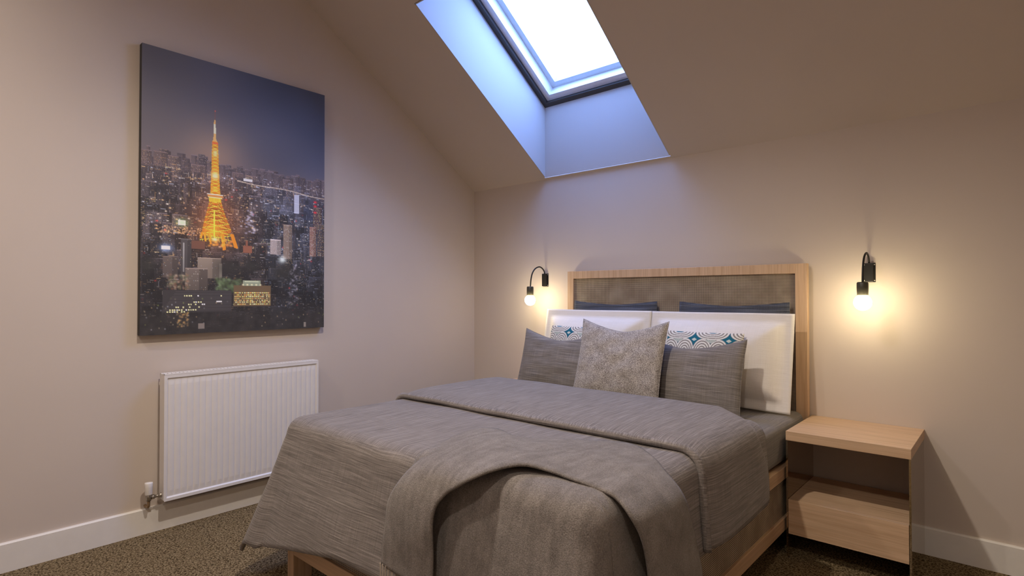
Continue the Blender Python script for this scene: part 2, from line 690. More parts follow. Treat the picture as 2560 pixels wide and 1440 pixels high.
win = ring('window_1', 0.037, 0.047, 0.028, 0.112, M['winw'], None)
win['kind'] = 'structure'
ring('frame_lining', -0.03, 0.068, 0.0, 0.027, M['dgap'], win)
sash = ring('sash', 0.084, 0.045, 0.110, 0.180, M['wing'], win)
bm = bmesh.new()
for h in (0.177, 0.183):
    q = [bm.verts.new(rp(x, s, h)) for x, s in ((WX0 + 0.12, 0.12), (WX1 - 0.12, 0.12), (WX1 - 0.12, SLEN - 0.12), (WX0 + 0.12, SLEN - 0.12))]
    bm.faces.new(q)
from_bm('glass_pane', bm, M['glass'], win)
# top control bar of the pivoting sash
bm = bmesh.new()
add_tube(bm, [rp(WX0 + 0.15, SLEN - 0.17, 0.08), rp(WX1 - 0.15, SLEN - 0.17, 0.08)], 0.012, 10)
from_bm('handle', bm, M['winw'], sash)

# ------------------------------------------------------------------ bed
BX0, BX1 = 1.06, 2.70
BYF = -2.25
bed = empty('bed', (1.88, -1.14, 0), 'oak framed double bed with woven cane headboard and cane side panels', 'bed')
bo = Vector((1.88, -1.14, 0))


def bbx(name, lo, hi, mat, parent=bed, bev=0.002):
    return box(name, tuple(Vector(lo) - bo), tuple(Vector(hi) - bo), mat, parent, bev)


# headboard: a frame of four boards round a cane panel
bm = bmesh.new()
HX0, HX1, HZ = 1.056, 2.703, 1.478
for lo, hi in (((HX0, -0.06, 0.0), (HX0 + 0.052, -0.02, HZ)), ((HX1 - 0.062, -0.06, 0.0), (HX1, -0.02, HZ)),
               ((HX0 + 0.052, -0.06, HZ - 0.056), (HX1 - 0.062, -0.02, HZ)), ((HX0 + 0.052, -0.06, 0.3), (HX1 - 0.062, -0.02, 0.36))):
    add_box(bm, tuple(Vector(lo) - bo), tuple(Vector(hi) - bo), 0.0015, 1)
hb = from_bm('headboard', bm, M['woodz'], bed)
bbx('cane_panel', (HX0 + 0.052, -0.048, 0.36), (HX1 - 0.062, -0.030, HZ - 0.056), M['cane_f'], hb, 0)['label'] = 'woven cane infill of the headboard'


def side(name, x0, x1):
    bm = bmesh.new()
    for lo, hi in (((x0, BYF + 0.05, 0.12), (x1, -0.06, 0.185)), ((x0, BYF + 0.05, 0.375), (x1, -0.06, 0.437))):
        add_box(bm, tuple(Vector(lo) - bo), tuple(Vector(hi) - bo), 0.002, 1)
    s = from_bm(name, bm, M['woody'], bed)
    bbx('cane_panel', (x0 + 0.012, BYF + 0.05, 0.185), (x1 - 0.012, -0.06, 0.375), M['cane_s'], s, 0)['label'] = 'woven cane infill between the rails'
    return s


side('side_rail', BX1 - 0.04, BX1)
side('side_rail', BX0, BX0 + 0.04)
bm = bmesh.new()
for lo, hi in (((BX0 + 0.055, BYF, 0.122), (BX1 - 0.055, BYF + 0.045, 0.187)), ((BX0 + 0.055, BYF, 0.375), (BX1 - 0.055, BYF + 0.045, 0.437))):
    add_box(bm, tuple(Vector(lo) - bo), tuple(Vector(hi) - bo), 0.002, 1)
fr_ = from_bm('foot_rail', bm, M['woodx'], bed)
bbx('cane_panel', (BX0 + 0.055, BYF + 0.014, 0.187), (BX1 - 0.055, BYF + 0.03, 0.375), M['cane_f'], fr_, 0)['label'] = 'woven cane infill between the rails'
for xa in (BX0, BX1 - 0.055):
    bbx('leg', (xa, BYF, 0.0), (xa + 0.055, BYF + 0.09, 0.437), M['woodz'])

# mattress with its fitted sheet
def soft_box(name, lo, hi, r, mat, res=0.06):
    bm = bmesh.new()
    add_box(bm, lo, hi, 0)
    bmesh.ops.bevel(bm, geom=list(bm.edges), offset=r, segments=5, profile=0.5, affect='EDGES')
    o = from_bm(name, bm, mat, None, True)
    return o


mat_o = soft_box('mattress', (1.075, -2.19, 0.44), (2.69, -0.068, 0.652), 0.045, M['sheet'])
tag(mat_o, 'thick mattress in a dark grey fitted sheet, lying on the oak bed frame', 'mattress')


# ------------------------------------------------------------------ draped cloth
CX = 1.877


def nz(x, y, z=0.0):
    return noise.noise(Vector((x, y, z)))


def drape_pt(u, v, AX, LF, zt, r, flare_fn, off=0.0, seed=0.0, wav=0.006):
    """u: signed cloth distance from the bed's centre line, v: distance down the bed from the wall"""
    ex = max(0.0, abs(u) - (AX - r))
    ey = max(0.0, v - (LF - r))
    e = math.hypot(ex, ey)
    sx = 1 if u >= 0 else -1
    bx = CX + sx * min(abs(u), AX - r)
    by = -min(v, LF - r)
    if e < 1e-9:
        z = zt + off + wav * nz(u * 3.1 + seed, v * 3.1)
        return Vector((bx, by, z))
    dx, dy = ex / e, ey / e
    R = r + off
    arc = r * math.pi / 2
    if e <= arc:
        a = e / r
        h = R * math.sin(a)
        drop = r * (1 - math.cos(a)) - off * math.cos(a)
    else:
        l = e - arc
        fl = flare_fn(dx * sx, dy, u, v)
        k = min(1.0, l / 0.25)
        h = R + l * fl
        drop = r + l * math.sqrt(max(0.0, 1 - fl * fl))
        h += k * 0.012 * nz(u * 4 + seed, v * 4, 3.3)
    fade = max(0.0, 1 - e / 0.1)
    return Vector((bx + sx * dx * h, by - dy * h, zt - drop + fade * wav * nz(u * 3.1 + seed, v * 3.1)))


def flare_duvet(dx, dy, u, v):
    f = 0.05 * abs(dx) + lerp(0.27, 0.17, min(1.0, max(0.0, (u + 0.5) / 0.7))) * dy
    if dx < 0:
        f += 0.15 * abs(dx)
        f += 0.05 * min(abs(dx), dy)
    return f


# duvet
us = [-1.25 + i * (2.50) / 100 for i in range(101)]
vs_ = [0.90 + j * (2.66 - 0.90) / 90 for j in range(91)]


def lerp(a, b_, t_):
    return a + (b_ - a) * t_


def duvet_u(s):      # hang lengths differ left and right
    return lerp(-1.255, 1.145, s)


G = []
for j in range(91):
    row = []
    for i in range(105):
        u = duvet_u(i / 104)
        # the hem drops lower towards the left-hand corner
        ext = 0.12 * min(1.0, max(0.0, (-u - 0.25) / 0.60)) - 0.10 * min(1.0, max(0.0, (-u - 0.88) / 0.37))
        v = lerp(0.90, 2.655 + ext, j / 90)
        row.append(drape_pt(u, v, 0.848, 2.246, 0.722, 0.06, flare_duvet, 0.0, 1.7))
    G.append(row)
duvet = grid_mesh('duvet', G, M['linen'], None, 0.016)
tag(duvet, 'grey slub linen duvet spread over the bed, hanging below the foot end', 'duvet')


def flare_bl(dx, dy, u, v):
    return 0.06


# folded coverlet across the upper part of the bed
G = []
nv = 40
prof = []
# profile down the bed: back edge, top, rolled front edge, tucked underneath
for k in range(nv + 1):
    v = lerp(0.78, 1.585, k / nv)
    lift = 0.022 * (1 - abs(2 * k / nv - 1) ** 6)
    prof.append((v, 0.020 + lift))
prof += [(1.602, 0.034), (1.611, 0.026), (1.613, 0.017), (1.606, 0.010), (1.59, 0.006), (1.54, 0.005)]
for v, off in prof:
    row = []
    for i in range(121):
        u = lerp(-1.13, 1.145, i / 120)
        vv = v
        q = max(0.0, u - 0.84)       # the back edge creeps forward on the hanging side
        push = 0.24 * min(1, max(0.0, (u - 0.62) / 0.20)) - 0.10 * min(1, max(0.0, (u - 0.86) / 0.15))
        vv = v + push * max(0.0, (1.25 - v) / 0.47) if v < 1.25 else v
        row.append(drape_pt(u, vv, 0.848, 9.0, 0.735, 0.06, flare_bl, off, 6.1, 0.005))
    G.append(row)
blanket = grid_mesh('coverlet', G, M['linen'], None, 0.006, offset=0.0)
tag(blanket, 'folded grey linen coverlet lying across the bed in front of the cushions', 'coverlet')

# throw
thr = empty('throw_blanket', (2.3, -2.1, 0.73), 'grey wool throw looped over the foot corner of the bed, fringe hanging', 'throw')
to = Vector((2.3, -2.1, 0.73))
G = []
for j in range(61):
    v = lerp(1.98, 2.76, j / 60)
    row = []
    for i in range(61):
        u = lerp(0.12, 1.22, i / 60)
        vv = v + (0.10 * (1 - i / 60) if v < 2.2 else 0)
        row.append(drape_pt(u, vv, 0.850, 2.257, 0.730, 0.055, lambda a, b_, c_, d_: 0.19 * b_ + 0.05 * abs(a), 0.018, 9.2, 0.004) - to)
    G.append(row)
grid_mesh('lower_fold', G, M['throw'], thr, 0.008)
OUT = [(1.948, -2.37, 0.385), (1.955, -2.365, 0.50), (1.965, -2.355, 0.60), (2.01, -2.325, 0.69), (2.02, -2.25, 0.738), (1.95, -2.10, 0.746),
       (1.905, -1.90, 0.752), (1.99, -1.83, 0.755), (2.12, -1.82, 0.742), (2.33, -1.68, 0.74), (2.47, -1.62, 0.742), (2.61, -1.71, 0.742), (2.72, -1.82, 0.735),
       (2.79, -1.83, 0.67), (2.80, -1.765, 0.51), (2.80, -1.72, 0.37), (2.80, -1.70, 0.22)]
INN = [(2.215, -2.375, 0.385), (2.215, -2.375, 0.50), (2.218, -2.372, 0.62), (2.25, -2.36, 0.68), (2.32, -2.355, 0.735), (2.37, -2.34, 0.765),
       (2.40, -2.30, 0.782), (2.42, -2.24, 0.785), (2.46, -2.20, 0.785), (2.53, -2.17, 0.776), (2.60, -2.17, 0.768), (2.68, -2.17, 0.758), (2.745, -2.165, 0.745),
       (2.80, -2.17, 0.70), (2.81, -2.12, 0.60), (2.81, -2.09, 0.47), (2.81, -2.09, 0.22)]
co_, ci_ = crom(OUT, 6), crom(INN, 6)
G = []
for k, (a, b2) in enumerate(zip(co_, ci_)):
    row = []
    for i in range(25):
        s = i / 24
        p = a.lerp(b2, s)
        mid = 4 * s * (1 - s)
        edge = k / (len(co_) - 1)
        out = Vector((0, 0, 1))
        if edge < 0.18:
            out = Vector((0, -1, 0.1))
        elif edge > 0.8:
            out = Vector((1, 0, 0.1))
        p = p + out * (0.012 * mid + 0.006 * nz(p.x * 9, p.y * 9, p.z * 9))
        row.append(p - to)
    G.append(row)
grid_mesh('upper_fold', G, M['throw'], thr, 0.008)
random.seed(3)
bm = bmesh.new()
for k in range(44):
    s = k / 43
    x = lerp(1.95, 2.213, s) + random.uniform(-0.002, 0.002)
    y0 = -2.372 - 0.004 * random.random()
    ln = random.uniform(0.10, 0.15)
    pts = [(x + random.uniform(-.002, .002), y0, 0.392), (x + random.uniform(-.003, .003), y0, 0.392 - ln * 0.5), (x + random.uniform(-.005, .005), y0 + 0.003, 0.392 - ln)]
    add_tube(bm, [Vector(p) - to for p in pts], 0.0016, 5)
o = from_bm('fringe', bm, M['fringe'], thr)
o['kind'] = 'stuff'
o['label'] = 'pale twisted yarn fringe'


# ------------------------------------------------------------------ cushions
def cushion(name, w_, h_, t_, mat, loc, lean, label, cat, group=None, rz=0.0, pinch=(0.05, 0.10), n=44, puff=0.42, dents=0.0,
            flange=0.0, tw=0.0, seed=0.0, welt=True, m2=None):
    """a stuffed cover standing on its lower edge; lean = how far the top falls back"""
    root = empty(name, loc, label, cat, group)
    sheets = []
    pos = {}
    bm = bmesh.new()
    fi = 1.0 - flange * 2 / w_
    fj = 1.0 - flange * 2 / h_

    def surf(u, v, sgn):
        x = w_ / 2 * u * (1 - pinch[0] * (1 - v * v) * u * u)
        z = h_ / 2 * v * (1 - (pinch[1] if v > 0 else 0.03) * (1 - abs(u) ** 1.5) * v * v)
        a, b_ = u / fi, v / fj
        if abs(a) >= 1 or abs(b_) >= 1:
            th = 0.0
        else:
            if flange > 0.04:
                th = math.sin(math.pi / 2 * min(1.0, (1 - abs(a)) * w_ / 2 / 0.20, (1 - abs(b_)) * h_ / 2 / 0.19) ** 0.8)
            else:
                th = ((1 - a * a) * (1 - b_ * b_)) ** puff
        y = sgn * (0.003 + t_ / 2 * th)
        if th > 0:
            y += sgn * dents * th * nz(u * 3.2 + seed, v * 3.2, sgn)
        y += 0.006 * math.sin(3 * u + seed) * abs(v)
        return Vector((x, y, h_ / 2 + z))
    us_ = [2 * i / n - 1 for i in range(n + 1)]
    for sgn in (-1, 1):
        g = [[bm.verts.new(surf(u, v, sgn)) for u in us_] for v in us_]
        sheets.append(g)
        for j in range(n):
            for i in range(n):
                q = (g[j][i], g[j][i + 1], g[j + 1][i + 1], g[j + 1][i])
                bm.faces.new(q if sgn < 0 else q[::-1])
    a, b_ = sheets
    for k in range(n):
        bm.faces.new((a[0][k], b_[0][k], b_[0][k + 1], a[0][k + 1]))
        bm.faces.new((a[n][k], a[n][k + 1], b_[n][k + 1], b_[n][k]))
        bm.faces.new((a[k][0], a[k + 1][0], b_[k + 1][0], b_[k][0]))
        bm.faces.new((a[k][n], b_[k][n], b_[k + 1][n], a[k + 1][n]))
    c = from_bm('cover', bm, mat, root, True)
    if welt:
        bmw = bmesh.new()
        path = []
        for i in range(0, n + 1, 2):
            path.append(surf(us_[i], -1, -1) + Vector((0, 0.003, 0)))
        for i in range(2, n + 1, 2):
            path.append(surf(1, us_[i], -1) + Vector((0, 0.003, 0)))
        for i in range(n - 2, -1, -2):
            path.append(surf(us_[i], 1, -1) + Vector((0, 0.003, 0)))
        for i in range(n - 2, -1, -2):
            path.append(surf(-1, us_[i], -1) + Vector((0, 0.003, 0)))
        add_tube(bmw, path, 0.0035, 6, False)
        from_bm('seam', bmw, m2 or mat, root, True)
    root.rotation_euler = (-lean, 0, rz)
    return root


# two slate cushions at the back, against the cane
cushion('back_cushion', 0.655, 0.595, 0.045, M['denim'], (1.475, -0.118, 0.662), 0.045,
        'slate blue cushion behind the white pillows, nearer the left-hand wall lamp', 'cushion', 'slate blue cushions against the headboard', dents=0.02, pinch=(0.0, 0.09), flange=0.03)
cushion('back_cushion', 0.655, 0.595, 0.045, M['denim'], (2.290, -0.118, 0.662), 0.045,
        'slate blue cushion behind the white pillows, nearer the right-hand bedside table', 'cushion', 'slate blue cushions against the headboard', dents=0.02, pinch=(0.0, 0.09), flange=0.03, seed=4.0)
# white flanged pillows
for k, (x, lab) in enumerate(((1.384, 'off-white flanged pillow beside the left-hand wall lamp, behind the left grey cushion'),
                              (2.2415, 'off-white flanged pillow at the bedside table end, behind the right grey cushion'))):
    cushion('pillow', 0.856, 0.545, 0.158, M['white_f'], (x, -0.272, 0.660), 0.185, lab, 'pillow', 'off-white pillows', flange=0.055,
            pinch=(0.0, 0.0), puff=0.55, seed=2.0 + k, welt=False)
# grey cushions
cushion('scatter_cushion', 0.64, 0.42, 0.12, M['linen_p'], (1.305, -0.565, 0.66), 0.285,
        'dark grey linen scatter cushion left of the pale fluffy cushion', 'cushion', 'dark grey linen cushions', pinch=(0.03, 0.36), dents=0.006, seed=1.0)
cushion('scatter_cushion', 0.64, 0.42, 0.12, M['linen_p'], (2.185, -0.565, 0.66), 0.285,
        'dark grey linen scatter cushion right of the pale fluffy cushion', 'cushion', 'dark grey linen cushions', pinch=(0.03, 0.36), dents=0.006, seed=5.0)
cushion('fluffy_cushion', 0.575, 0.51, 0.12, M['bobble'], (1.83, -0.70, 0.66), 0.29,
        'pale grey fluffy cushion in the middle, foremost on the bed', 'cushion', pinch=(0.05, 0.28), dents=0.012, seed=7.0)


# patterned cushions
def patterned(x0, x1, label, phase):
    w_, h_ = x1 - x0, 0.44
    root = empty('patterned_cushion', ((x0 + x1) / 2, -0.414, 0.66), label, 'cushion', 'teal patterned cushions')
    nu, nv_ = 300, 300
    U, V = np.meshgrid(np.linspace(-1, 1, nu), np.linspace(-1, 1, nv_))
    th = ((1 - U ** 2) * (1 - V ** 2)).clip(0) ** 0.4
    Xc = w_ / 2 * U * (1 - 0.01 * (1 - V ** 2))
    Zc = h_ / 2 * V * (1 - 0.02 * (1 - U ** 2)) + h_ / 2
    # pattern: columns of ringed arches above ringed hearts, teal net between
    P = 0.20
    px = (Xc + x0 * 0 + phase) / P
    cx = (px - np.floor(px)) * 2 - 1            # -1..1 in a column
    top = h_ - Zc
    py = np.mod(top, 0.165)
    col = np.zeros(U.shape + (3,))
    cream = np.array((0.74, 0.72, 0.66))
    grey = np.array((0.25, 0.225, 0.20))
    teal = np.array((0.012, 0.13, 0.20))
    mint = np.array((0.55, 0.62, 0.55))
    ax = np.abs(cx)
    # upper cell: half ellipses hanging from the row line
    d1 = ((ax / 0.98) ** 2.6 + (py / 0.050) ** 2.2) ** 0.45
    # lower cell: heart made of two humps
    hy = (py - 0.120) / 0.070
    d2 = np.sqrt(((ax - 0.47) / 0.53) ** 2 + hy ** 2) * 0.96
    d3 = np.where(hy > 0, np.sqrt((ax / 0.95) ** 2 + (hy / 0.9) ** 2), 9)
    d2 = np.minimum(d2, d3)
    dia = ax / 0.36 + np.abs(py - 0.056) / 0.017

    def rings(d):
        return (np.mod(d * 4.6, 1.0) < 0.55)[..., None]
    col[:] = teal
    m_ = (d2 < 1.03)[..., None]
    col = np.where(m_, np.where(rings(d2), cream, grey), col)
    m_ = (d1 < 1.02)[..., None]
    col = np.where(m_, np.where(rings(d1), cream, grey), col)
    col = np.where(((d1 < 0.22))[..., None], teal, col)
    m_ = ((dia < 0.95) & (d1 > 1.0))[..., None]
    col = np.where(m_, np.where((np.mod(dia * 3, 1.0) < 0.6)[..., None], mint, grey), col)
    m_ = (((1 - ax) / 0.20 + np.abs(py - 0.052) / 0.013) < 0.8)[..., None] & (d1 > 1.06)[..., None]
    col = np.where(m_, mint, col)
    verts = []
    for sgn in (-1, 1):
        Yc = sgn * (0.002 + 0.04 * th)
        verts.append(np.stack([Xc, Yc, Zc], -1).reshape(-1, 3))
    vv = np.concatenate(verts)
    I = np.arange(nu * nv_).reshape(nv_, nu)
    q = np.stack([I[:-1, :-1], I[:-1, 1:], I[1:, 1:], I[1:, :-1]], -1).reshape(-1, 4)
    faces = np.concatenate([q, q[:, ::-1] + nu * nv_])
    bord = list(I[0, :]) + list(I[1:, -1]) + list(I[-1, -2::-1]) + list(I[-2:0:-1, 0])
    bf = [(bord[(k + 1) % len(bord)], bord[k], bord[k] + nu * nv_, bord[(k + 1) % len(bord)] + nu * nv_) for k in range(len(bord))]
    me = bpy.data.meshes.new('cover')
    me.from_pydata(vv.tolist(), [], faces.tolist() + bf)
    at = me.color_attributes.new('print', 'FLOAT_COLOR', 'POINT')
    cc = np.ones((len(vv), 4), dtype=np.float32)
    cc[:nu * nv_, :3] = col.reshape(-1, 3)
    cc[nu * nv_:, :3] = col.reshape(-1, 3)
    at.data.foreach_set('color', cc.ravel())
    me.update()
    link('cover', me, M['pattern'], root, True)
    root.rotation_euler = (-0.27, 0, 0)
    return root


patterned(1.095, 1.505, 'teal and white patterned cushion showing behind the left dark grey cushion', 0.032)
patterned(1.985, 2.440, 'teal and white patterned cushion showing behind the right dark grey cushion', 0.045)


# ------------------------------------------------------------------ bedside tables
def bedside(x0, x1, label):
    cx, hw = (x0 + x1) / 2, (x1 - x0) / 2
    root = empty('bedside_table', (cx, -0.25, 0), label, 'bedside table', 'oak bedside tables')
    f = lambda lo, hi: ((lo[0], lo[1] + 0.25, lo[2]), (hi[0], hi[1] + 0.25, hi[2]))
    box('table_top', *f((-hw, -0.50, 0.577), (hw, -0.001, 0.6225)), M['woodx'], root, 0.0015)
    for s in (-1, 1):
        xa, xb = sorted((s * (hw - 0.001), s * (hw - 0.009)))
        g = box('side_panel', *f((xa, -0.498, 0.0), (xb, -0.02, 0.577)), M['mirror'], root, 0)
        g['label'] = 'bronze mirrored side panel reaching the carpet'
    box('shelf', *f((-hw + 0.01, -0.48, 0.262), (hw - 0.01, -0.028, 0.287)), M['woodx'], root, 0.001)
    box('drawer_box', *f((-hw + 0.01, -0.48, 0.118), (hw - 0.01, -0.02, 0.262)), M['woodx'], root, 0.001)
    box('drawer', *f((-hw + 0.0105, -0.5, 0.117), (hw - 0.0105, -0.48, 0.2868)), M['woodx'], root, 0.0012)
    return root


bedside(2.710, 3.225, 'oak bedside table with bronze mirrored sides at the right of the bed')
bedside(0.52, 1.035, 'oak bedside table at the far side of the bed, mostly hidden by bedding')


# ------------------------------------------------------------------ wall lamps
def sconce(x, label):
    root = empty('wall_lamp', (x, 0, 1.42), label, 'wall lamp', 'black wall lamps')
    z0 = -1.42
    bm = bmesh.new()
    add_box(bm, (-0.027, -0.004, 1.368 + z0), (0.027, 0, 1.470 + z0), 0.001, 1)
    add_box(bm, (-0.019, -0.028, 1.370 + z0), (0.019, -0.004, 1.468 + z0), 0.002, 2)
    bp = from_bm('backplate', bm, M['black'], root)
    for sx in (-0.0225, 0.0225):
        for sz in (1.377, 1.461):
            bm = bmesh.new()
            bmesh.ops.create_uvsphere(bm, u_segments=10, v_segments=6, radius=0.0034)
            for v in bm.verts:
                v.co = Vector((v.co.x + sx, v.co.y * 0.5 - 0.0045, v.co.z + sz + z0))
            from_bm('screw', bm, M['white_screw'], bp, True)
    pts = crom([(0, -0.016, 1.455), (0, -0.020, 1.482), (0, -0.045, 1.508), (0, -0.085, 1.520), (0, -0.135, 1.503), (0, -0.170, 1.465), (0, -0.186, 1.415), (0, -0.192, 1.362)], 7)
    bm = bmesh.new()
    add_tube(bm, [p + Vector((0, 0, z0)) for p in pts], 0.0052, 10)
    from_bm('arm', bm, M['black'], root, True)
    bm = bmesh.new()
    lathe_pts(bm, [(0, 1.366 + z0), (0.023, 1.366 + z0), (0.0262, 1.360 + z0), (0.0265, 1.335 + z0), (0.0255, 1.300 + z0), (0.0235, 1.298 + z0), (0, 1.298 + z0)], 0, -0.195)
    sk = from_bm('socket', bm, M['olive'], root, True)
    bm = bmesh.new()
    R = 0.0405
    prof = [(0.0, 1.296), (0.020, 1.296), (0.024, 1.293)] + [(R * math.sin(a), 1.262 + R * math.cos(a)) for a in [math.radians(d) for d in range(48, 180, 11)]] + [(0.0, 1.262 - R)]
    lathe_pts(bm, [(r, z + z0) for r, z in prof], 0, -0.195, 28)
    bl_ = from_bm('bulb', bm, M['bulb'], root, True)
    bl_['label'] = 'lit round frosted bulb'
    return root


sconce(0.803, 'black gooseneck wall lamp with lit bare bulb, left of the headboard')
sconce(2.994, 'black gooseneck wall lamp with lit bare bulb, above the bedside table')

# ------------------------------------------------------------------ radiator
RY0, RY1, RZ0, RZ1 = -2.467, -1.552, 0.172, 0.869
rad = empty('radiator', (0.07, -2.01, 0.172), 'white panel radiator on the wall under the city picture', 'radiator')
ro = Vector((0.07, -2.01, 0.172))
# front panel: pressed sheet with vertical flutes between a flat border
bm = bmesh.new()
add_box(bm, tuple(Vector((0.050, RY0 + 0.004, RZ0 + 0.006)) - ro), tuple(Vector((0.088, RY1 - 0.004, RZ1 - 0.004)) - ro), 0.003, 1)
from_bm('water_panel', bm, M['rad'], rad)
G = []
ny_, nz_ = 27 * 12 + 1, 24
ya, yb = RY0 + 0.020, RY1 - 0.020
za, zb = RZ0 + 0.028, RZ1 - 0.030
rows = [RZ0 + 0.004, RZ0 + 0.020, RZ0 + 0.027] + [lerp(za + 0.004, zb - 0.004, k / nz_) for k in range(nz_ + 1)] + [RZ1 - 0.029, RZ1 - 0.022, RZ1 - 0.004]
cols = [RY0 + 0.003, ya - 0.006, ya - 0.002] + [lerp(ya, yb, k / (ny_ - 1)) for k in range(ny_)] + [yb + 0.002, yb + 0.006, RY1 - 0.003]
for z in rows:
    row = []
    ez = min(1.0, max(0.0, min(z - za, zb - z) / 0.022)) if za < z < zb else -1
    for y in cols:
        if ez < 0 or y < ya or y > yb:
            x = 0.0995
            if (za - 0.004 < z < zb + 0.004) and (ya - 0.003 < y < yb + 0.003):
                x = 0.0935
        else:
            ph = (y - ya) / (yb - ya) * 27
            s = abs(math.sin(math.pi * ph))
            x = 0.0930 + 0.0038 * (s ** 0.6) * ez
        row.append(Vector((x, y, z)) - ro)
    G.append(row)
grid_mesh('front_panel', G, M['rad'], rad, 0.003, False)
for (a, b_) in ((RY0, RY0 + 0.004), (RY1 - 0.004, RY1)):
    bm = bmesh.new()
    add_box(bm, tuple(Vector((0.028, a, RZ0 + 0.010)) - ro), tuple(Vector((0.100, b_, RZ1)) - ro), 0.001, 1)
    from_bm('side_cover', bm, M['rad'], rad)
# top grille: frame with cross slats over a dark slot
bm = bmesh.new()
for lo, hi in (((0.088, RY0, RZ1 - 0.006), (0.100, RY1, RZ1)), ((0.028, RY0, RZ1 - 0.006), (0.038, RY1, RZ1))):
    add_box(bm, tuple(Vector(lo) - ro), tuple(Vector(hi) - ro), 0.001, 1)
k = 0
yy = RY0 + 0.012
while yy < RY1 - 0.012:
    add_box(bm, tuple(Vector((0.036, yy, RZ1 - 0.006)) - ro), tuple(Vector((0.090, yy + 0.008, RZ1 - 0.001)) - ro), 0)
    yy += 0.020
from_bm('top_grille', bm, M['rad'], rad)
for yb_ in (RY0 + 0.15, RY1 - 0.18):
    bm = bmesh.new()
    add_box(bm, tuple(Vector((0.0015, yb_, RZ0 + 0.10)) - ro), tuple(Vector((0.052, yb_ + 0.03, RZ1 - 0.10)) - ro), 0.001, 1)
    from_bm('wall_bracket', bm, M['rad'], rad)
# valve
vx, vy = 0.062, -2.527
bm = bmesh.new()
lathe_pts(bm, [(0, 0.222), (0.0165, 0.222), (0.018, 0.226), (0.0185, 0.262), (0.020, 0.285), (0.0185, 0.2885), (0, 0.290)], vx, vy, 20)
bmesh.ops.translate(bm, vec=-ro, verts=bm.verts)
cap = from_bm('valve_cap', bm, M['capw'], rad, True)
bm = bmesh.new()
lathe_pts(bm, [(0, 0.190), (0.012, 0.190), (0.0125, 0.205), (0.014, 0.208), (0.014, 0.219), (0.010, 0.223), (0, 0.223)], vx, vy, 16)
add_tube(bm, [(vx, vy, 0.207), (vx, vy + 0.012, 0.207), (vx, vy + 0.0125, 0.207), (vx, vy + 0.026, 0.207), (vx, vy + 0.0265, 0.207), (vx, vy + 0.046, 0.207), (vx, vy + 0.0465, 0.207), (vx, RY0 + 0.01, 0.207)],
         [0.0085, 0.0085, 0.0125, 0.0125, 0.008, 0.008, 0.013, 0.013], 12)
bmesh.ops.translate(bm, vec=-ro, verts=bm.verts)
from_bm('valve_body', bm, M['chrome'], rad, True)
bm = bmesh.new()
add_tube(bm, crom([(vx, vy, 0.195), (vx, vy, 0.175), (vx - 0.003, vy, 0.162), (vx - 0.016, vy, 0.153), (vx - 0.036, vy, 0.151), (0.002, vy, 0.151)], 5), 0.0078, 12)
bmesh.ops.translate(bm, vec=-ro, verts=bm.verts)
from_bm('supply_pipe', bm, M['brass'], rad, True)

# ------------------------------------------------------------------ canvas picture
PY0, PY1, PZ0, PZ1, PT = -2.5689, -1.4807, 1.0818, 2.6716, 0.040
pic = empty('canvas_picture', (0, (PY0 + PY1) / 2, PZ0), 'large canvas print of a night city with a glowing orange tower', 'picture')
po = Vector((0, (PY0 + PY1) / 2, PZ0))
box('stretcher', tuple(Vector((0.0, PY0, PZ0)) - po), tuple(Vector((PT - 0.001, PY1, PZ1)) - po), M['canvas_side'], pic, 0.002)

NW, NH = 420, 614
img = np.zeros((NH, NW, 3))
vv_, uu_ = np.meshgrid(np.linspace(0, 1, NH), np.linspace(0, 1, NW), indexing='ij')
rng = np.random.RandomState(11)


def S(r, g, b_):
    return np.array((r, g, b_)) / 255.0


def smooth_noise(sx, sy, seed):
    rg = np.random.RandomState(seed)
    a = rg.rand(sy + 1, sx + 1)
    yi = vv_ * (sy - 1e-6)
    xi = uu_ * (sx - 1e-6)
    y0, x0 = yi.astype(int), xi.astype(int)
    fy, fx = yi - y0, xi - x0
    fy, fx = fy * fy * (3 - 2 * fy), fx * fx * (3 - 2 * fx)
    return (a[y0, x0] * (1 - fy) * (1 - fx) + a[y0 + 1, x0] * fy * (1 - fx) + a[y0, x0 + 1] * (1 - fy) * fx + a[y0 + 1, x0 + 1] * fy * fx)


# night sky
cl = smooth_noise(3, 5, 5)[..., None]
skyT = S(74, 74, 80) * (1 - uu_[..., None]) + S(44, 48, 62) * uu_[..., None]
skyB = S(92, 85, 86) * (1 - uu_[..., None]) + S(68, 69, 82) * uu_[..., None]
k_ = (vv_ / 0.38).clip(0, 1)[..., None]
img = skyT * (1 - k_) + skyB * k_
img = img * (0.88 + 0.26 * cl)
gl_ = np.exp(-(((uu_ - 0.35) / 0.16) ** 2 + ((vv_ - 0.36) / 0.12) ** 2))[..., None]
img = img + gl_ * S(46, 30, 12)


def rect(u0, v0, u1, v1, c, a=1.0):
    x0, x1 = int(max(0, u0 * NW)), int(min(NW, max(u0 * NW + 1, u1 * NW)))
    y0, y1 = int(max(0, v0 * NH)), int(min(NH, max(v0 * NH + 1, v1 * NH)))
    if x1 > x0 and y1 > y0:
        img[y0:y1, x0:x1] = img[y0:y1, x0:x1] * (1 - a) + np.asarray(c) * a


def glow(u, v, ru, rv, c, a=1.0):
    x0, x1 = int(max(0, (u - 3 * ru) * NW)), int(min(NW, (u + 3 * ru) * NW + 1))
    y0, y1 = int(max(0, (v - 3 * rv) * NH)), int(min(NH, (v + 3 * rv) * NH + 1))
    if x1 <= x0 or y1 <= y0:
        return
    g = np.exp(-(((uu_[y0:y1, x0:x1] - u) / ru) ** 2 + ((vv_[y0:y1, x0:x1] - v) / rv) ** 2))[..., None] * a
    img[y0:y1, x0:x1] = img[y0:y1, x0:x1] * (1 - g) + np.asarray(c) * g


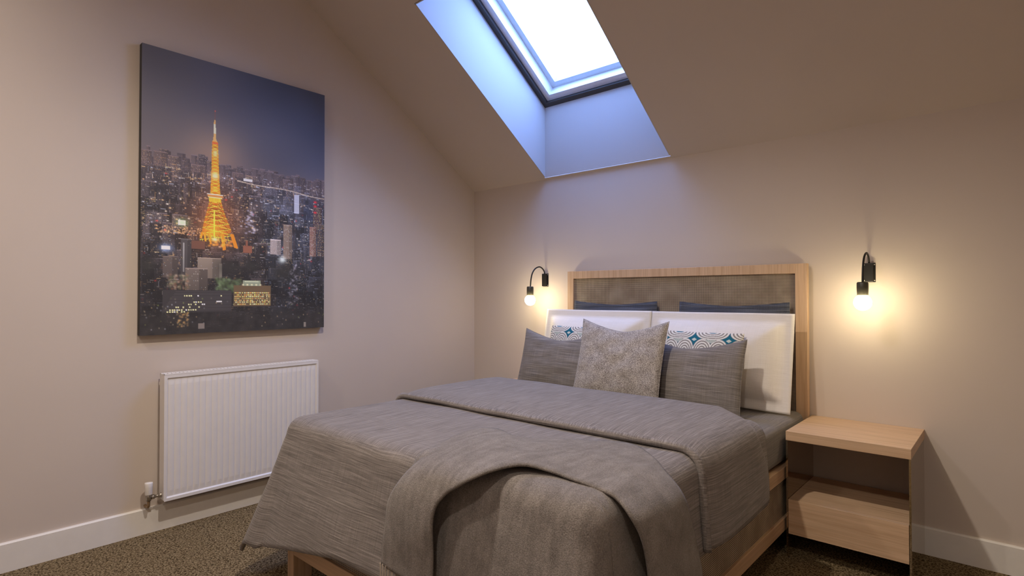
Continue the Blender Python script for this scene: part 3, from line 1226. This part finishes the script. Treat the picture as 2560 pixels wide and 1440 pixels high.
WIN = [S(235, 200, 140), S(230, 225, 210), S(200, 215, 235), S(250, 215, 150), S(220, 170, 110)]


def building(u0, v0, u1, v1, base, dens, ww=1, wh=1, gx=2, gy=3, side=0.8, br=1.0, cols_=WIN):
    rect(u0, v0, u1, v1, base)
    um = u0 + (u1 - u0) * 0.62
    rect(um, v0, u1, v1, np.asarray(base) * side)
    rect(u0, v0, u1, v0 + 0.003, np.asarray(base) * 1.35)
    x0, x1, y0, y1 = int(u0 * NW) + 1, int(u1 * NW) - 1, int(v0 * NH) + 2, int(v1 * NH)
    tone = cols_[rng.randint(len(cols_))]
    for y in range(y0, y1, gy):
        rowd = dens * rng.uniform(0.3, 1.5)
        for x in range(x0, x1, gx):
            if rng.rand() < rowd and 0 <= x < NW - ww and 0 <= y < NH - wh:
                c = tone if rng.rand() < 0.7 else cols_[rng.randint(len(cols_))]
                img[y:y + wh, x:x + ww] = c * rng.uniform(0.45, 1.0) * br


# far skyline
rect(0, 0.385, 1, 1, S(54, 50, 54))
for i in range(90):
    u = rng.uniform(-0.03, 1)
    hgt = rng.uniform(0.008, 0.035) * (1.4 if u < 0.3 else 0.8)
    w0 = rng.uniform(0.015, 0.045)
    g = rng.uniform(0.75, 1.1)
    building(u, 0.392 - hgt, u + w0, 0.44, S(74, 66, 68) * g, 0.30, gx=2, gy=2, br=0.75)
for (u0, v0, u1) in ((0.0, 0.365, 0.045), (0.055, 0.362, 0.115), (0.12, 0.371, 0.17), (0.23, 0.388, 0.30), (0.44, 0.395, 0.50), (0.54, 0.398, 0.58), (0.73, 0.392, 0.775)):
    building(u0, v0, u1, 0.47, S(82, 70, 68), 0.42, gx=2, gy=2, br=0.85)
# mid city, drawn from far to near
for layer in range(11):
    vb = 0.43 + layer * 0.048
    for i in range(34):
        u = rng.uniform(-0.03, 1)
        w0 = rng.uniform(0.02, 0.07) * (1 + layer * 0.06)
        hh_ = rng.uniform(0.02, 0.075) * (1 + layer * 0.05)
        g = rng.uniform(0.55, 1.25) * (1 - layer * 0.028)
        tint = S(66, 60, 62) if u < 0.6 else S(62, 64, 74)
        d_ = rng.choice([0.05, 0.15, 0.32])
        building(u, vb + rng.uniform(-0.02, 0.02), u + w0, vb + hh_ + 0.04, tint * g, d_, gx=2, gy=rng.choice([2, 3, 4]), br=0.85 if u < 0.6 else 0.9)
    for i in range(26):
        u, v = rng.rand(), vb + rng.uniform(0, 0.05)
        c = WIN[rng.randint(5)] if rng.rand() < 0.8 else S(230, 60, 60)
        glow(u, v, rng.uniform(0.002, 0.007), rng.uniform(0.0015, 0.004), c, rng.uniform(0.3, 0.9))
# expressway and water
for k in range(200):
    s = k / 199
    u, v = 0.47 + 0.53 * s, 0.424 + 0.024 * s + 0.003 * math.sin(9 * s)
    glow(u, v, 0.004, 0.0018, S(225, 205, 170), 0.6)
rect(0.86, 0.46, 0.93, 0.55, S(48, 54, 72), 0.8)
# haze over the far half
hz = (np.exp(-((vv_ - 0.42) / 0.07) ** 2) * 0.38)[..., None]
img = img * (1 - hz) + S(96, 84, 88) * hz
# grit, strips of light and dark pockets
cm = (vv_ > 0.40)[..., None]
img = np.where(cm, img * (0.72 + 0.56 * rng.rand(NH, NW, 1)), img)
for i in range(150):
    u, v = rng.rand(), rng.uniform(0.47, 0.98)
    glow(u, v, rng.uniform(0.012, 0.04), rng.uniform(0.006, 0.018), S(34, 31, 33), rng.uniform(0.4, 0.85))
for i in range(1000):
    u, v = rng.rand(), 0.40 + 0.58 * rng.rand() ** 1.3
    ln = rng.uniform(0.004, 0.026)
    c = (WIN[rng.randint(5)] if u < 0.55 else [S(205, 215, 235), S(190, 205, 225), S(235, 225, 205)][rng.randint(3)])
    if rng.rand() < 0.62:
        rect(u, v, u + ln, v + 0.0012, c, rng.uniform(0.15, 0.75))
    else:
        rect(u, v, u + 0.002, v + ln * 0.8, c, rng.uniform(0.12, 0.5))
for i in range(160):
    glow(rng.rand(), rng.uniform(0.41, 0.62), rng.uniform(0.002, 0.006), rng.uniform(0.001, 0.003), [S(255, 240, 215), S(220, 230, 255), S(255, 200, 140)][rng.randint(3)], rng.uniform(0.4, 1.0))
glow(0.345, 0.60, 0.16, 0.10, S(150, 88, 52), 0.42)
glow(0.72, 0.50, 0.10, 0.03, S(120, 122, 140), 0.30)
# named bits of the print
rect(0.50, 0.413, 0.55, 0.423, S(240, 240, 250))
rect(0.800, 0.448, 0.832, 0.525, S(168, 172, 186))
for k in range(14):
    rect(0.802, 0.452 + k * 0.005, 0.830, 0.4535 + k * 0.005, S(130, 134, 150))
building(0.925, 0.49, 0.985, 0.60, S(70, 56, 60), 0.4, gx=2, gy=2)
for v in (0.468, 0.485, 0.512):
    glow(0.938, v, 0.010, 0.004, S(240, 40, 50), 0.9)
building(0.735, 0.575, 0.790, 0.715, S(112, 98, 88), 0.35, gx=2, gy=3)
building(0.90, 0.575, 0.945, 0.70, S(118, 88, 78), 0.5, gx=2, gy=2)
building(0.95, 0.56, 1.0, 0.70, S(62, 58, 62), 0.5, gx=2, gy=2)
building(0.655, 0.64, 0.72, 0.70, S(140, 130, 128), 0.25, gx=2, gy=3)
for k in range(26):
    glow(0.535 + rng.uniform(-.02, .03), 0.535 + k * 0.0035, 0.008, 0.003, S(196, 196, 222), 0.55)
glow(0.729, 0.72, 0.022, 0.014, S(225, 240, 235), 0.95)
for k in range(60):
    glow(0.80 + 0.02 * math.sin(k * 0.4) + rng.uniform(-.012, .012), 0.735 + k * 0.0028, 0.006, 0.003, S(205, 200, 215), rng.uniform(0.2, 0.7))
rect(0.17, 0.595, 0.205, 0.613, S(215, 245, 205))
glow(0.188, 0.603, 0.028, 0.014, S(130, 200, 110), 0.5)
for k in range(160):
    glow(0.06 + rng.rand() * 0.22, 0.618 + rng.rand() * 0.028, 0.003, 0.002, S(225, 175, 120), rng.uniform(0.3, 0.8))
glow(0.113, 0.697, 0.03, 0.014, S(120, 150, 200), 0.8)
rect(0.095, 0.690, 0.135, 0.702, S(205, 222, 245))
# red-lit halls beside the tower foot
rect(0.20, 0.665, 0.30, 0.695, S(92, 62, 50))
rect(0.50, 0.672, 0.55, 0.70, S(118, 74, 56))
rect(0.515, 0.652, 0.527, 0.675, S(112, 70, 54))
building(0.10, 0.725, 0.17, 0.80, S(88, 78, 74), 0.10)
building(0.185, 0.66, 0.235, 0.79, S(66, 62, 62), 0.05)
rect(0.195, 0.675, 0.200, 0.78, S(170, 170, 168), 0.6)
building(0.265, 0.725, 0.385, 0.80, S(128, 116, 104), 0.10, gx=3, gy=4)
building(0.205, 0.765, 0.315, 0.845, S(112, 100, 92), 0.35, ww=1, wh=2, gx=4, gy=5)
rect(0.375, 0.745, 0.39, 0.845, S(140, 134, 120))
for k in range(170):
    glow(0.36 + rng.rand() * 0.13, 0.80 + rng.rand() * 0.05, 0.008, 0.005, [S(90, 110, 70), S(140, 170, 120), S(60, 70, 45)][rng.randint(3)], 0.5)
for k in range(90):
    glow(0.12 + rng.rand() * 0.10, 0.79 + rng.rand() * 0.05, 0.006, 0.004, [S(170, 120, 90), S(110, 120, 80), S(220, 200, 170)][rng.randint(3)], 0.45)
# dark woods
wn = smooth_noise(40, 60, 8)
for (u0, v0, ru, rv) in ((0.43, 0.76, 0.09, 0.035), (0.55, 0.75, 0.06, 0.03), (0.73, 0.77, 0.10, 0.045), (0.03, 0.76, 0.05, 0.03)):
    glow(u0, v0, ru * 0.7, rv * 0.8, S(44, 42, 38), 0.9)
img = img * (1 - 0.35 * ((vv_ - 0.70) / 0.15).clip(0, 1))[..., None]
dk = ((vv_ - 0.885) / 0.06).clip(0, 1)[..., None]
img = img * (1 - 0.80 * dk) + (S(38, 35, 34) * (0.8 + 0.4 * wn[..., None])) * 0.80 * dk
# long low office block with lit windows
rect(0.10, 0.845, 0.44, 0.925, S(46, 43, 44))
for k in range(13):
    rect(0.16 - k * 0.005, 0.850 + k * 0.0055, 0.44, 0.8515 + k * 0.0055, S(74, 70, 70), 0.6)
for y, d_, a0, a1 in ((0.862, 0.5, 0.20, 0.28), (0.862, 0.7, 0.36, 0.40), (0.885, 0.35, 0.18, 0.34), (0.893, 0.5, 0.22, 0.30), (0.903, 0.5, 0.16, 0.32), (0.913, 0.6, 0.11, 0.26), (0.920, 0.6, 0.11, 0.22)):
    u = a0
    while u < a1:
        if rng.rand() < d_:
            rect(u, y, u + 0.007, y + 0.0045, S(235, 205, 140) if rng.rand() < 0.8 else S(235, 240, 240))
        u += 0.011
rect(0.36, 0.883, 0.39, 0.888, S(220, 225, 235))
# bright glazed building
rect(0.45, 0.825, 0.66, 0.905, S(86, 70, 50))
for k in range(10):
    for i in range(34):
        u = 0.455 + i * 0.006
        if 0.80 + k * 0.01 > 0.825 and rng.rand() < 0.8:
            rect(u, 0.83 + k * 0.0072, u + 0.004, 0.8345 + k * 0.0072, [S(250, 215, 140), S(235, 180, 100), S(190, 140, 80)][rng.randint(3)])
rect(0.50, 0.805, 0.60, 0.826, S(120, 128, 108))
rect(0.51, 0.808, 0.59, 0.812, S(170, 176, 150))
for k in range(5):
    glow(0.50 + 0.025 * k, 0.822, 0.006, 0.003, S(240, 230, 180), 0.7)
for k in range(120):
    u, v = rng.rand(), 0.87 + rng.rand() * 0.12
    if abs(u - 0.42) < 0.12 and v > 0.90:
        continue
    glow(u, v, 0.003, 0.0025, [S(200, 190, 150), S(190, 200, 210), S(150, 170, 80), S(230, 200, 140)][rng.randint(4)], rng.uniform(0.15, 0.6))
for k in range(40):
    glow(0.17 + rng.rand() * 0.05, 0.925 + rng.rand() * 0.05, 0.005, 0.003, S(190, 150, 90), 0.4)
rect(0.27, 0.965, 0.30, 0.985, S(104, 96, 90))
rect(0.865, 0.975, 0.88, 0.995, S(110, 104, 96))

# ---- the orange lattice mast
glow(0.36, 0.56, 0.10, 0.10, S(170, 95, 50), 0.35)
OR, YE, DKO, WH_ = S(208, 116, 28), S(250, 190, 62), S(84, 42, 18), S(255, 238, 200)


def span(v):
    """left and right outline of the mast at height v"""
    K = [(0.177, 0.3462, 0.3485), (0.21, 0.3455, 0.3495), (0.215, 0.3430, 0.3510), (0.285, 0.3400, 0.3550), (0.290, 0.335, 0.362), (0.305, 0.334, 0.365),
         (0.40, 0.331, 0.370), (0.48, 0.327, 0.377), (0.517, 0.322, 0.384), (0.56, 0.306, 0.403), (0.60, 0.293, 0.428), (0.645, 0.281, 0.452), (0.690, 0.270, 0.476)]
    for a, b_ in zip(K, K[1:]):
        if a[0] <= v <= b_[0]:
            s = (v - a[0]) / (b_[0] - a[0])
            return lerp(a[1], b_[1], s), lerp(a[2], b_[2], s)
    return 0.347, 0.347


def seg(u0, v0, u1, v1, wpx, c, a=1.0):
    n_ = int(max(abs(u1 - u0) * NW, abs(v1 - v0) * NH) * 1.5) + 2
    for k in range(n_):
        s = k / (n_ - 1)
        rect(lerp(u0, u1, s) - wpx / NW / 2, lerp(v0, v1, s) - wpx / NH / 2, lerp(u0, u1, s) + wpx / NW / 2, lerp(v0, v1, s) + wpx / NH / 2, c, a)


for y in range(int(0.177 * NH), int(0.645 * NH)):
    v = y / NH
    a, b_ = span(v)
    if v > 0.62:
        a, b_ = span(0.62)[0], span(0.62)[1] - (v - 0.62) * 1.2
    c = OR if v > 0.29 else S(214, 150, 90)
    if 0.225 < v < 0.262:
        c = S(250, 214, 160)
    if v < 0.21:
        c = S(120, 76, 62)
    rect(a, v, b_, v + 1.0 / NH, c * (0.86 if v > 0.517 else 1.0), 1.0 if v < 0.53 else 0.80)
v = 0.30
while v < 0.64:
    a, b_ = span(v)
    dv = 0.010 + (b_ - a) * 0.08
    a2, b3 = span(min(v + dv, 0.689))
    th_ = 1 if v < 0.517 else 1.3
    seg(a, v, b3, v + dv, th_, YE, 0.8)
    seg(b_, v, a2, v + dv, th_, YE, 0.8)
    if v > 0.5:
        mid = (a + b_) / 2
        seg(a + (b_ - a) * 0.25, v, a2 + (b3 - a2) * 0.1, v + dv, 1, DKO, 0.6)
        seg(b_ - (b_ - a) * 0.25, v, b3 - (b3 - a2) * 0.1, v + dv, 1, DKO, 0.6)
        seg(mid, v, mid + 0.02, v + dv, 1, DKO, 0.45)
    rect(a, v, b_, v + 0.0022, DKO, 0.45)
    v += dv
# legs fan out below
for (u0, u1, v1) in ((0.287, 0.280, 0.652), (0.300, 0.303, 0.662), (0.325, 0.330, 0.672), (0.385, 0.397, 0.691), (0.392, 0.404, 0.690), (0.445, 0.468, 0.682), (0.437, 0.458, 0.680)):
    seg(u0, 0.635, u1, v1, 4, OR, 0.95)
for k in range(9):
    seg(0.28 + k * 0.017, 0.64, 0.29 + k * 0.017, 0.665, 1, YE, 0.6)
for k in range(26):
    glow(0.30 + rng.rand() * 0.14, 0.655 + rng.rand() * 0.025, 0.008, 0.004, [S(240, 160, 60), S(200, 120, 50)][rng.randint(2)], 0.6)
seg(0.347, 0.55, 0.349, 0.655, 3, YE, 0.75)
glow(0.349, 0.655, 0.014, 0.006, S(255, 245, 190), 0.9)
# decks and white-lit bands
rect(0.334, 0.296, 0.366, 0.302, S(190, 90, 50))
glow(0.349, 0.335, 0.013, 0.014, WH_, 0.55)
glow(0.349, 0.418, 0.018, 0.013, WH_, 0.8)
glow(0.350, 0.470, 0.016, 0.006, YE, 0.7)
rect(0.311, 0.488, 0.392, 0.491, S(235, 215, 170))
rect(0.312, 0.491, 0.391, 0.499, S(176, 120, 62))
rect(0.315, 0.499, 0.388, 0.502, S(225, 190, 130))
glow(0.340, 0.625, 0.045, 0.030, S(252, 186, 48), 0.55)
glow(0.350, 0.385, 0.015, 0.03, S(240, 160, 50), 0.4)
rect(0.320, 0.502, 0.383, 0.517, S(250, 176, 48))
for k in range(12):
    rect(0.322 + k * 0.0052, 0.503, 0.324 + k * 0.0052, 0.516, S(170, 96, 20), 0.6)
glow(0.3475, 0.177, 0.003, 0.002, S(240, 90, 70), 0.9)

img = img.clip(0, 1)
lin = np.where(img <= 0.04045, img / 12.92, ((img + 0.055) / 1.055) ** 2.4)
lin = ((lin + 0.012) * 1.9).clip(0, 0.95)
ys = np.linspace(PY0, PY1, NW) - po.y
zs = np.linspace(PZ1, PZ0, NH) - po.z
vv3 = np.zeros((NH, NW, 3))
vv3[..., 0] = PT
vv3[..., 1] = ys[None, :]
vv3[..., 2] = zs[:, None]
I = np.arange(NH * NW).reshape(NH, NW)
q = np.stack([I[:-1, :-1], I[1:, :-1], I[1:, 1:], I[:-1, 1:]], -1).reshape(-1, 4)
me = bpy.data.meshes.new('canvas')
me.from_pydata(vv3.reshape(-1, 3).tolist(), [], q.tolist())
at = me.color_attributes.new('print', 'FLOAT_COLOR', 'POINT')
cc = np.ones((NH * NW, 4), dtype=np.float32)
cc[:, :3] = lin.reshape(-1, 3)
at.data.foreach_set('color', cc.ravel())
me.update()
link('canvas', me, M['print'], pic)
